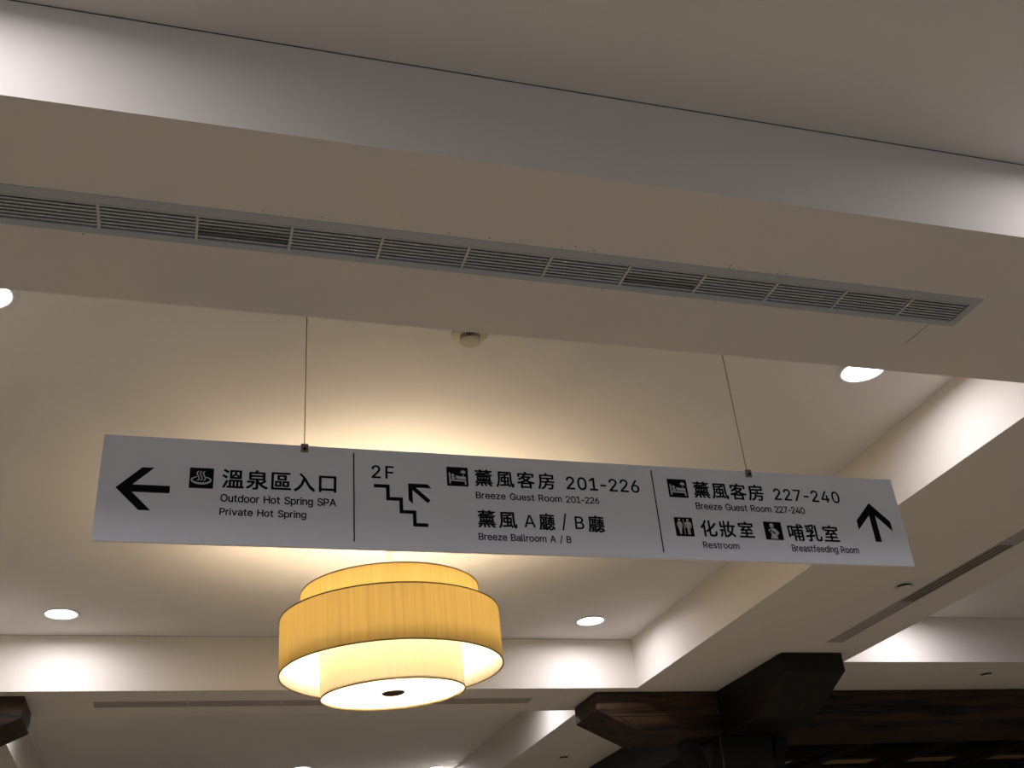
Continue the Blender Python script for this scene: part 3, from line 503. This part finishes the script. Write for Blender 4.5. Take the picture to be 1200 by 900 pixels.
'客':(1000,['356 529 660 529 614 484 561 443 502 404 445 441 395 481 352 525','378 663 313 584 217 506 92 437 110 421 129 402 143 383 200 413 252 446 299 480 339 439 384 401 432 366 305 312 170 270 35 240 49 220 62 195 72 173 125 185 178 198 231 213 231 -79 305 -79 305 -45 701 -45 701 -78 778 -78 778 218 824 207 870 198 917 190 931 214 947 240 965 261 826 285 694 320 574 367 652 425 720 489 776 561 725 592 711 588 413 588 429 608 445 628 459 648','501 324 576 287 656 255 740 228 278 228 355 256 430 288','305 18 305 165 701 165 701 18','432 830 447 804 463 777 477 749 77 749 77 561 151 561 151 681 847 681 847 561 923 561 923 749 563 749 546 782 526 817 505 849']),
'房':(1000,['504 479 526 443 547 405 564 371 244 371 244 309 434 309 405 168 335 56 198 -22 214 -39 230 -59 241 -78 356 -18 433 62 479 159 777 159 766 75 754 24 739 -2 730 -7 718 -9 702 -10 671 -10 625 -8 571 -4 581 -24 588 -46 592 -67 647 -69 695 -70 731 -69 759 -66 781 -58 800 -45 823 -6 840 68 854 189 855 201 856 213 856 219 494 219 499 248 504 278 508 309 919 309 919 371 576 371 633 394 616 427 593 465 568 502','443 820 455 795 466 767 477 740 136 740 136 502 130 327 101 135 32 -42 55 -52 80 -65 100 -78 172 110 205 315 212 502 212 506 885 506 885 740 560 740 547 773 532 807 516 841','212 676 810 676 810 570 212 570']),
'溫':(1000,['89 777 152 742 212 702 259 663 303 725 256 762 195 799 132 831','38 507 102 475 163 438 210 402 253 463 205 498 144 534 80 563','61 -21 127 -67 180 35 234 146 283 256 224 301 170 184 113 72','446 734 786 734 786 460 446 460','377 793 377 401 857 401 857 793','251 16 251 -51 962 -51 962 16 893 16 893 326 341 326 341 16','410 16 410 261 507 261 507 16','565 16 565 261 664 261 664 16','723 16 723 261 822 261 822 16','599 717 576 641 531 572 466 519 477 508 490 494 500 481 542 510 578 547 608 589 650 551 689 514 719 482 758 517 723 552 677 592 630 632 640 658 648 684 654 710']),
'泉':(1000,['237 540 762 540 762 444 237 444','237 692 762 692 762 597 237 597','72 312 72 246 306 246 236 145 142 66 34 11 50 -8 66 -30 78 -51 212 28 324 143 402 296 355 316 342 312','457 845 446 816 432 784 415 752 163 752 163 383 461 383 461 7 459 -4 453 -10 440 -12 411 -13 364 -12 306 -10 316 -33 325 -58 331 -80 400 -80 455 -77 494 -69 519 -54 532 -31 536 6 536 241 638 116 766 19 918 -47 932 -25 949 -1 967 19 858 56 761 109 676 176 750 222 827 273 898 327 834 374 775 323 704 269 633 220 596 268 563 318 536 371 536 383 839 383 839 752 498 752 545 830']),
'區':(1000,['433 608 662 608 662 492 433 492','362 662 362 438 736 438 736 662','316 315 450 315 450 167 316 167','253 371 253 113 515 113 515 371','648 315 787 315 787 167 648 167','583 371 583 113 854 113 854 371','897 793 93 793 93 -32 941 -32 941 36 165 36 165 726 897 726']),
'入':(1000,['295 755 356 706 409 651 456 591 370 334 234 132 41 -13 65 -31 90 -54 110 -73 289 67 423 255 517 491 621 284 743 87 927 -70 935 -42 950 -11 964 15 726 261 571 553 341 819']),
'口':(1000,['127 735 127 -55 205 -55 205 30 796 30 796 -51 876 -51 876 735','205 107 205 660 796 660 796 107']),
'廳':(1000,['814 457 880 457 880 361 814 361','704 457 768 457 768 361 704 361','597 457 658 457 658 361 597 361','623 135 623 -2 629 -47 651 -69 698 -75 784 -75 821 -67 842 -37 852 24 834 29 815 36 801 44 798 0 790 -19 776 -23 704 -23 688 -22 681 -15 679 -2 679 135','548 129 538 74 523 22 502 -21 550 -46 573 0 589 56 598 114','830 123 864 68 892 10 908 -41 962 -20 945 31 917 88 881 141','191 321 196 264 422 282 422 -82 482 -82 482 596 531 596 531 647 205 647 205 596 252 596 252 324','309 596 422 596 422 540 309 540','309 496 422 496 422 438 309 438','309 394 422 394 422 334 309 327','175 -4 182 -56 249 -48 322 -39 398 -29 396 19 322 11 322 71 392 71 392 118 322 118 322 173 394 173 394 222 199 222 199 173 270 173 270 118 202 118 202 71 270 71 270 6','546 506 546 313 931 313 931 506 765 506 765 561 939 561 939 617 765 617 765 677 700 677 700 617 539 617 539 561 700 561 700 506','664 186 698 145 729 102 751 63 798 91 776 129 745 171 710 210 957 210 957 264 522 264 522 210 707 210','450 823 463 805 475 786 487 766 106 766 106 450 102 290 81 118 32 -41 51 -52 73 -67 90 -82 144 89 168 278 174 451 174 705 949 705 949 766 569 766 554 794 535 823 514 849']),
'化':(1000,['867 695 789 591 697 494 596 406 596 822 516 822 516 346 451 303 387 264 322 230 342 213 362 192 377 173 423 198 470 225 516 254 516 81 527 -6 568 -50 646 -62 824 -62 904 -38 945 42 962 191 937 200 910 213 887 228 878 96 859 31 820 13 654 13 618 18 600 37 596 79 596 309 722 410 838 523 939 647','313 840 240 690 147 554 42 442 60 419 79 392 92 369 131 409 169 454 207 502 207 -80 286 -80 286 619 323 683 357 750 387 817']),
'妝':(1000,['85 797 85 483 294 483 294 340 46 340 46 271 123 271 123 240 117 154 92 57 38 -34 58 -44 79 -58 97 -70 157 31 185 140 192 238 192 271 294 271 294 -79 364 -79 364 840 294 840 294 550 154 550 154 797','787 522 764 400 730 294 683 204 635 235 588 265 540 293 562 364 582 441 602 522','583 834 573 756 560 675 545 593 409 593 409 522 530 522 508 427 483 340 456 266 517 230 579 190 641 148 571 83 486 30 383 -12 398 -33 413 -57 424 -78 534 -29 626 31 701 104 773 47 836 -8 885 -59 939 -3 887 49 820 105 744 162 797 264 836 383 863 522 954 522 954 593 618 593 634 673 648 751 660 826']),
'室':(1000,['149 216 149 150 461 150 461 16 59 16 59 -52 945 -52 945 16 538 16 538 150 856 150 856 216 538 216 538 321 461 321 461 216','190 303 242 314 396 328 746 356 768 333 787 311 803 292 861 333 807 392 737 456 664 516 609 479 636 457 663 434 690 410 303 383 360 427 416 476 470 528 835 528 835 593 173 593 173 528 373 528 317 475 269 433 236 408 211 390 188 378 168 372 176 349 184 323','435 829 449 804 462 778 474 751 70 751 70 574 143 574 143 683 855 683 855 574 931 574 931 751 558 751 544 783 526 818 507 850']),
'哺':(1000,['741 797 791 765 841 730 881 700 689 700 689 840 617 840 617 700 364 700 364 631 617 631 617 531 397 531 397 -80 467 -80 467 132 617 132 617 -74 689 -74 689 132 848 132 848 4 847 -5 843 -10 835 -11 816 -11 786 -11 749 -10 758 -32 766 -55 771 -77 821 -76 860 -73 888 -65 907 -50 917 -28 919 3 919 531 689 531 689 631 959 631 959 700 888 700 928 742 886 771 834 805 783 836','617 300 617 193 467 193 467 300','689 300 848 300 848 193 689 193','617 361 467 361 467 465 617 465','689 361 689 465 848 465 848 361','74 735 74 111 141 111 141 198 340 198 340 735','141 667 275 667 275 268 141 268']),
'乳':(1000,['626 814 626 72 635 -4 667 -43 731 -54 854 -54 916 -33 948 37 961 168 938 176 914 188 893 202 888 86 875 28 849 13 741 13 715 17 703 33 700 70 700 814','522 841 393 814 234 793 70 779 78 759 86 738 90 718 259 730 428 751 573 782','97 671 125 612 151 551 170 498 235 525 215 577 187 637 157 695','248 691 269 632 289 570 303 516 367 539 352 592 332 652 309 710','491 736 463 666 429 592 393 528 453 505 489 565 528 637 564 709','46 220 54 149 281 173 281 2 279 -7 274 -12 263 -13 240 -14 200 -14 152 -13 162 -34 170 -58 176 -79 237 -78 283 -75 317 -68 340 -54 351 -31 354 1 354 181 563 203 563 271 354 249 354 282 421 336 487 396 544 458 494 496 478 492 99 492 99 427 418 427 375 384 328 342 281 307 281 242']),
}

_cache = {}
def glyph(ch):
    if ch in _cache: return _cache[ch]
    loops = []
    for t in GL[ch][1]:
        n = list(map(int, t.split())); pts = [(n[i]/1000., n[i+1]/1000.) for i in range(0, len(n), 2)]
        pts = [p for i, p in enumerate(pts) if p != pts[i-1]]
        loops.append(pts)
    V = []; E_ = []
    for l in loops:
        b = len(V); V += [Vector(p) for p in l]; E_ += [(b+i, b+(i+1) % len(l)) for i in range(len(l))]
    r = delaunay_2d_cdt(V, E_, [], 0, 1e-6)
    vs, fs = r[0], r[2]; keep = []
    for f in fs:
        cx = sum(vs[i].x for i in f)/len(f); cy = sum(vs[i].y for i in f)/len(f); wn = 0
        for l in loops:
            for i in range(len(l)):
                (ax, ay), (bx, by) = l[i-1], l[i]
                s_ = (bx-ax)*(cy-ay)-(cx-ax)*(by-ay)
                if ay <= cy < by and s_ > 0: wn += 1
                elif by <= cy < ay and s_ < 0: wn -= 1
        if wn: keep.append(tuple(f))
    _cache[ch] = ([(v.x, v.y) for v in vs], keep)
    return _cache[ch]
def layout(s, spacing):
    """list of (ch, x offset); spacing is extra em between letters"""
    out = []; x = 0
    for ch in s:
        if ch == ' ': x += .26 + spacing; continue
        vs = glyph(ch)[0]; lo = min(v[0] for v in vs); hi = max(v[0] for v in vs)
        if ch in CJK: out.append((ch, x)); x += 1.0 + spacing
        else: out.append((ch, x-lo)); x += (hi-lo) + .062 + spacing
    return out
CJK = set('薰風客房溫泉區入口廳化妝室哺乳')
def ext(lay):
    X = []; Y = []
    for ch, x in lay:
        for v in glyph(ch)[0]: X.append(v[0]+x); Y.append(v[1])
    return min(X), max(X), min(Y), max(Y)
def lettering(s, p_left_base, p_left_top, p_right_base, ref, bold=.008):
    x0 = (p_left_base[0]+p_left_top[0])/2; x1 = p_right_base[0]; zb = (p_left_base[1]+p_right_base[1])/2
    hgt = p_left_top[1]-p_left_base[1]
    rm = ext(layout(ref, 0)); k = hgt/(rm[3]-rm[2]); W_ = x1-x0
    a = ext(layout(s, 0)); b = ext(layout(s, .1)); w1 = (a[1]-a[0])*k; w2 = (b[1]-b[0])*k
    sp = 0 if abs(w2-w1) < 1e-9 else .1*(W_-w1)/(w2-w1)
    sp = max(-.004, min(.25, sp))
    if len(s) < 3 and s not in ('2F', '薰風'): sp = 0
    lay = layout(s, sp); e_ = ext(lay); kx = W_/(e_[1]-e_[0])
    V = []; F = []
    sh = [(0, 0)] + [(bold*math.cos(q*math.pi/3), bold*math.sin(q*math.pi/3)) for q in range(6)]
    for ch, x in lay:
        vs, fs = glyph(ch)
        for q, (dx, dy) in enumerate(sh):
            b = len(V); d = -.0005 - .00002*q
            V += [(x0 + (v[0]+x+dx-e_[0])*kx - SO.x, d, zb + (v[1]+dy-rm[2])*k + EYE - SO.z) for v in vs]
            F += [tuple(b+i for i in f) for f in fs]
    me = bpy.data.meshes.new('lettering'); me.from_pydata(V, [], F); me.materials.append(M['ink'])
    o = bpy.data.objects.new('lettering', me); col.objects.link(o); o.parent = sign
    return o
lettering('溫泉區入口', Z1(598, 273), Z1(606, 190), Z1(1101, 288), '溫泉區入口', .021)
lettering('Outdoor Hot Spring SPA', Z1(592, 330), Z1(596, 298), Z1(1102, 349), 'H', .015)
lettering('Private Hot Spring', Z1(588, 388), Z1(592, 358), Z1(970, 402), 'H', .015)
lettering('2F', Z2(112, 127), Z2(113, 81), Z2(194, 129), '2', .011)
lettering('薰風客房', Z2(497, 157), Z2(494, 96), Z2(790, 169), '薰風客房', .021)
lettering('201-226', Z2(833, 168), Z2(831, 122), Z2(1104, 181), '2', .011)
lettering('Breeze Guest Room 201-226', Z2(499, 204), Z2(498, 180), Z2(955, 221), 'H', .012)
lettering('薰風', Z2(508, 309), Z2(504, 246), Z2(651, 314), '薰風', .021)
lettering('A', Z2(678, 309), Z2(675, 264), Z2(720, 310), 'A', .006)
lettering('廳', Z2(733, 318), Z2(731, 257), Z2(792, 321), '廳', .021)
lettering('/', Z2(817, 320), Z2(814, 258), Z2(838, 321), '/', .006)
lettering('B', Z2(866, 315), Z2(864, 269), Z2(900, 317), 'B', .006)
lettering('廳', Z2(915, 326), Z2(912, 265), Z2(976, 329), '廳', .021)
lettering('Breeze Ballroom A / B', Z2(509, 356), Z2(508, 331), Z2(852, 367), 'H', .012)
lettering('薰風客房', Z3(219, 183), Z3(212, 118), Z3(500, 195), '薰風客房', .021)
lettering('227-240', Z3(540, 190), Z3(534, 145), Z3(805, 205), '2', .011)
lettering('Breeze Guest Room 227-240', Z3(226, 228), Z3(223, 202), Z3(664, 248), 'H', .012)
lettering('化妝室', Z3(248, 337), Z3(241, 272), Z3(462, 345), '化妝室', .021)
lettering('Restroom', Z3(255, 383), Z3(252, 358), Z3(400, 390), 'H', .012)
lettering('哺乳室', Z3(600, 355), Z3(593, 288), Z3(804, 361), '哺乳室', .021)
lettering('Breastfeeding Room', Z3(612, 397), Z3(609, 371), Z3(882, 407), 'H', .012)
# clamps and wires
for x in (.1115*SY*H, .6285*SY*H):
    bm = bmesh.new(); zt = sz1+EYE-SO.z
    box(bm, (x-SO.x-.009, -.005, zt-.018), (x-SO.x+.009, TH+.004, zt+.004)); bmesh.ops.bevel(bm, geom=bm.edges[:], offset=.001, segments=1, affect='EDGES')
    c_ = build('clamp', bm, M['metal'], sign)
    bm = bmesh.new(); bmesh.ops.create_cone(bm, cap_ends=True, segments=12, radius1=.004, radius2=.004, depth=.004, matrix=Matrix.Translation((x-SO.x, -.006, zt-.011)) @ Matrix.Rotation(math.pi/2, 4, 'X')); build('screw', bm, M['black'], c_)
    bm = bmesh.new(); cyl(bm, .0012, .0012, zt+.003, W(0,0,1.19).z-SO.z, 8, (x-SO.x, TH/2)); build('wire', bm, M['wire'], sign)

# ---------------------------------------------------------------- timber column and cross beams
ZB, ZE, TOP = .83, .928, .9995
def timber(cx, mirror, label, yfar):
    t = empty('timber_frame', Vector((cx*H, 4.0*H, 0)), label, 'timber column')
    O = t.location
    sgn = -1 if mirror else 1
    def fx(x): return (sgn*(x-2.21)+cx)*H - O.x            # mirrored copy on the left
    def Zh(z): return z*H+EYE
    # stub arm along X with a chamfered nose
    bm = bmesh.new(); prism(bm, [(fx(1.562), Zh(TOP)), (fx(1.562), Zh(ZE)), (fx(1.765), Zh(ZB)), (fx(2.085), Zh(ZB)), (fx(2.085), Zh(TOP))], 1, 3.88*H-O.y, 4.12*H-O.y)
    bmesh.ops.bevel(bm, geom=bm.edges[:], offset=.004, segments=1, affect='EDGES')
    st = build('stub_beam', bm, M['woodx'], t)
    # long checks in the old timber
    if not mirror:
        for pts in ([(1.60,.905), (1.66,.9035), (1.80,.905), (2.05,.903), (2.05,.9045), (1.80,.9075), (1.66,.9068), (1.60,.906)],
                    [(1.70,.852), (1.80,.850), (1.92,.853), (2.06,.851), (2.06,.8525), (1.92,.856), (1.80,.853), (1.70,.853)],
                    [(1.645,.905), (1.690,.876), (1.700,.864), (1.703,.864), (1.694,.879), (1.650,.905)]):
            bm = bmesh.new(); prism(bm, [(fx(a_), Zh(b_)) for a_, b_ in pts], 1, 3.8793*H-O.y, 3.8806*H-O.y); build('crack', bm, M['crack'], st)
    # long beam along X on the other side
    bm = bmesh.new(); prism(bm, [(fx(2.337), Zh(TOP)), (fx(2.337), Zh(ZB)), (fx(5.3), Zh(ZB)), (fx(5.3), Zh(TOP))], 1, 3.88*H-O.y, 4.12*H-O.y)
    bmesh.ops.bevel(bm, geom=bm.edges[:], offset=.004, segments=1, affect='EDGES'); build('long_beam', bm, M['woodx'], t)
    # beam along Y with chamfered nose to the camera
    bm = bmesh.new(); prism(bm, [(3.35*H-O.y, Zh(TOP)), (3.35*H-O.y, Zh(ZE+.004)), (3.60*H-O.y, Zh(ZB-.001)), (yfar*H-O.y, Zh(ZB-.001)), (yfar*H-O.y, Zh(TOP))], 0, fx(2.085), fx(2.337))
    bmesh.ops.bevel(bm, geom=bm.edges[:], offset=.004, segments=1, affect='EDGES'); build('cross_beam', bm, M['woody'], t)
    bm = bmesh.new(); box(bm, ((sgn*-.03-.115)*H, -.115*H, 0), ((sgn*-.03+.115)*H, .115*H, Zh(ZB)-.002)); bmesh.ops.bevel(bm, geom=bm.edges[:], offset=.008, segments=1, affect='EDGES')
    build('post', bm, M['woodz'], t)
    for s in (-1, 1):
        zt = Zh(ZB)-.003; e = .115*H; ox = -sgn*.03*H
        bm = bmesh.new(); prism(bm, [(s*e+ox, zt-.50), (s*e+ox, zt-.33), (s*(e+.09)+ox, zt), (s*(e+.17)+ox, zt)], 1, -.05*H, .05*H); build('knee_brace', bm, M['woodz'], t)
        if s < 0: continue
        bm = bmesh.new(); prism(bm, [(s*e, zt-.50), (s*e, zt-.33), (s*(e+.11), zt), (s*(e+.24), zt)], 0, ox-.05*H, ox+.05*H); build('knee_brace', bm, M['woodz'], t)
timber(2.21, False, 'dark timber column with chamfered cross beams under the soffit, right of the lamp', 9.3)
timber(-1.12, True, 'dark timber column whose chamfered beam end enters at the left frame edge', 9.3)

# ---------------------------------------------------------------- dark bay with joists beyond the beam
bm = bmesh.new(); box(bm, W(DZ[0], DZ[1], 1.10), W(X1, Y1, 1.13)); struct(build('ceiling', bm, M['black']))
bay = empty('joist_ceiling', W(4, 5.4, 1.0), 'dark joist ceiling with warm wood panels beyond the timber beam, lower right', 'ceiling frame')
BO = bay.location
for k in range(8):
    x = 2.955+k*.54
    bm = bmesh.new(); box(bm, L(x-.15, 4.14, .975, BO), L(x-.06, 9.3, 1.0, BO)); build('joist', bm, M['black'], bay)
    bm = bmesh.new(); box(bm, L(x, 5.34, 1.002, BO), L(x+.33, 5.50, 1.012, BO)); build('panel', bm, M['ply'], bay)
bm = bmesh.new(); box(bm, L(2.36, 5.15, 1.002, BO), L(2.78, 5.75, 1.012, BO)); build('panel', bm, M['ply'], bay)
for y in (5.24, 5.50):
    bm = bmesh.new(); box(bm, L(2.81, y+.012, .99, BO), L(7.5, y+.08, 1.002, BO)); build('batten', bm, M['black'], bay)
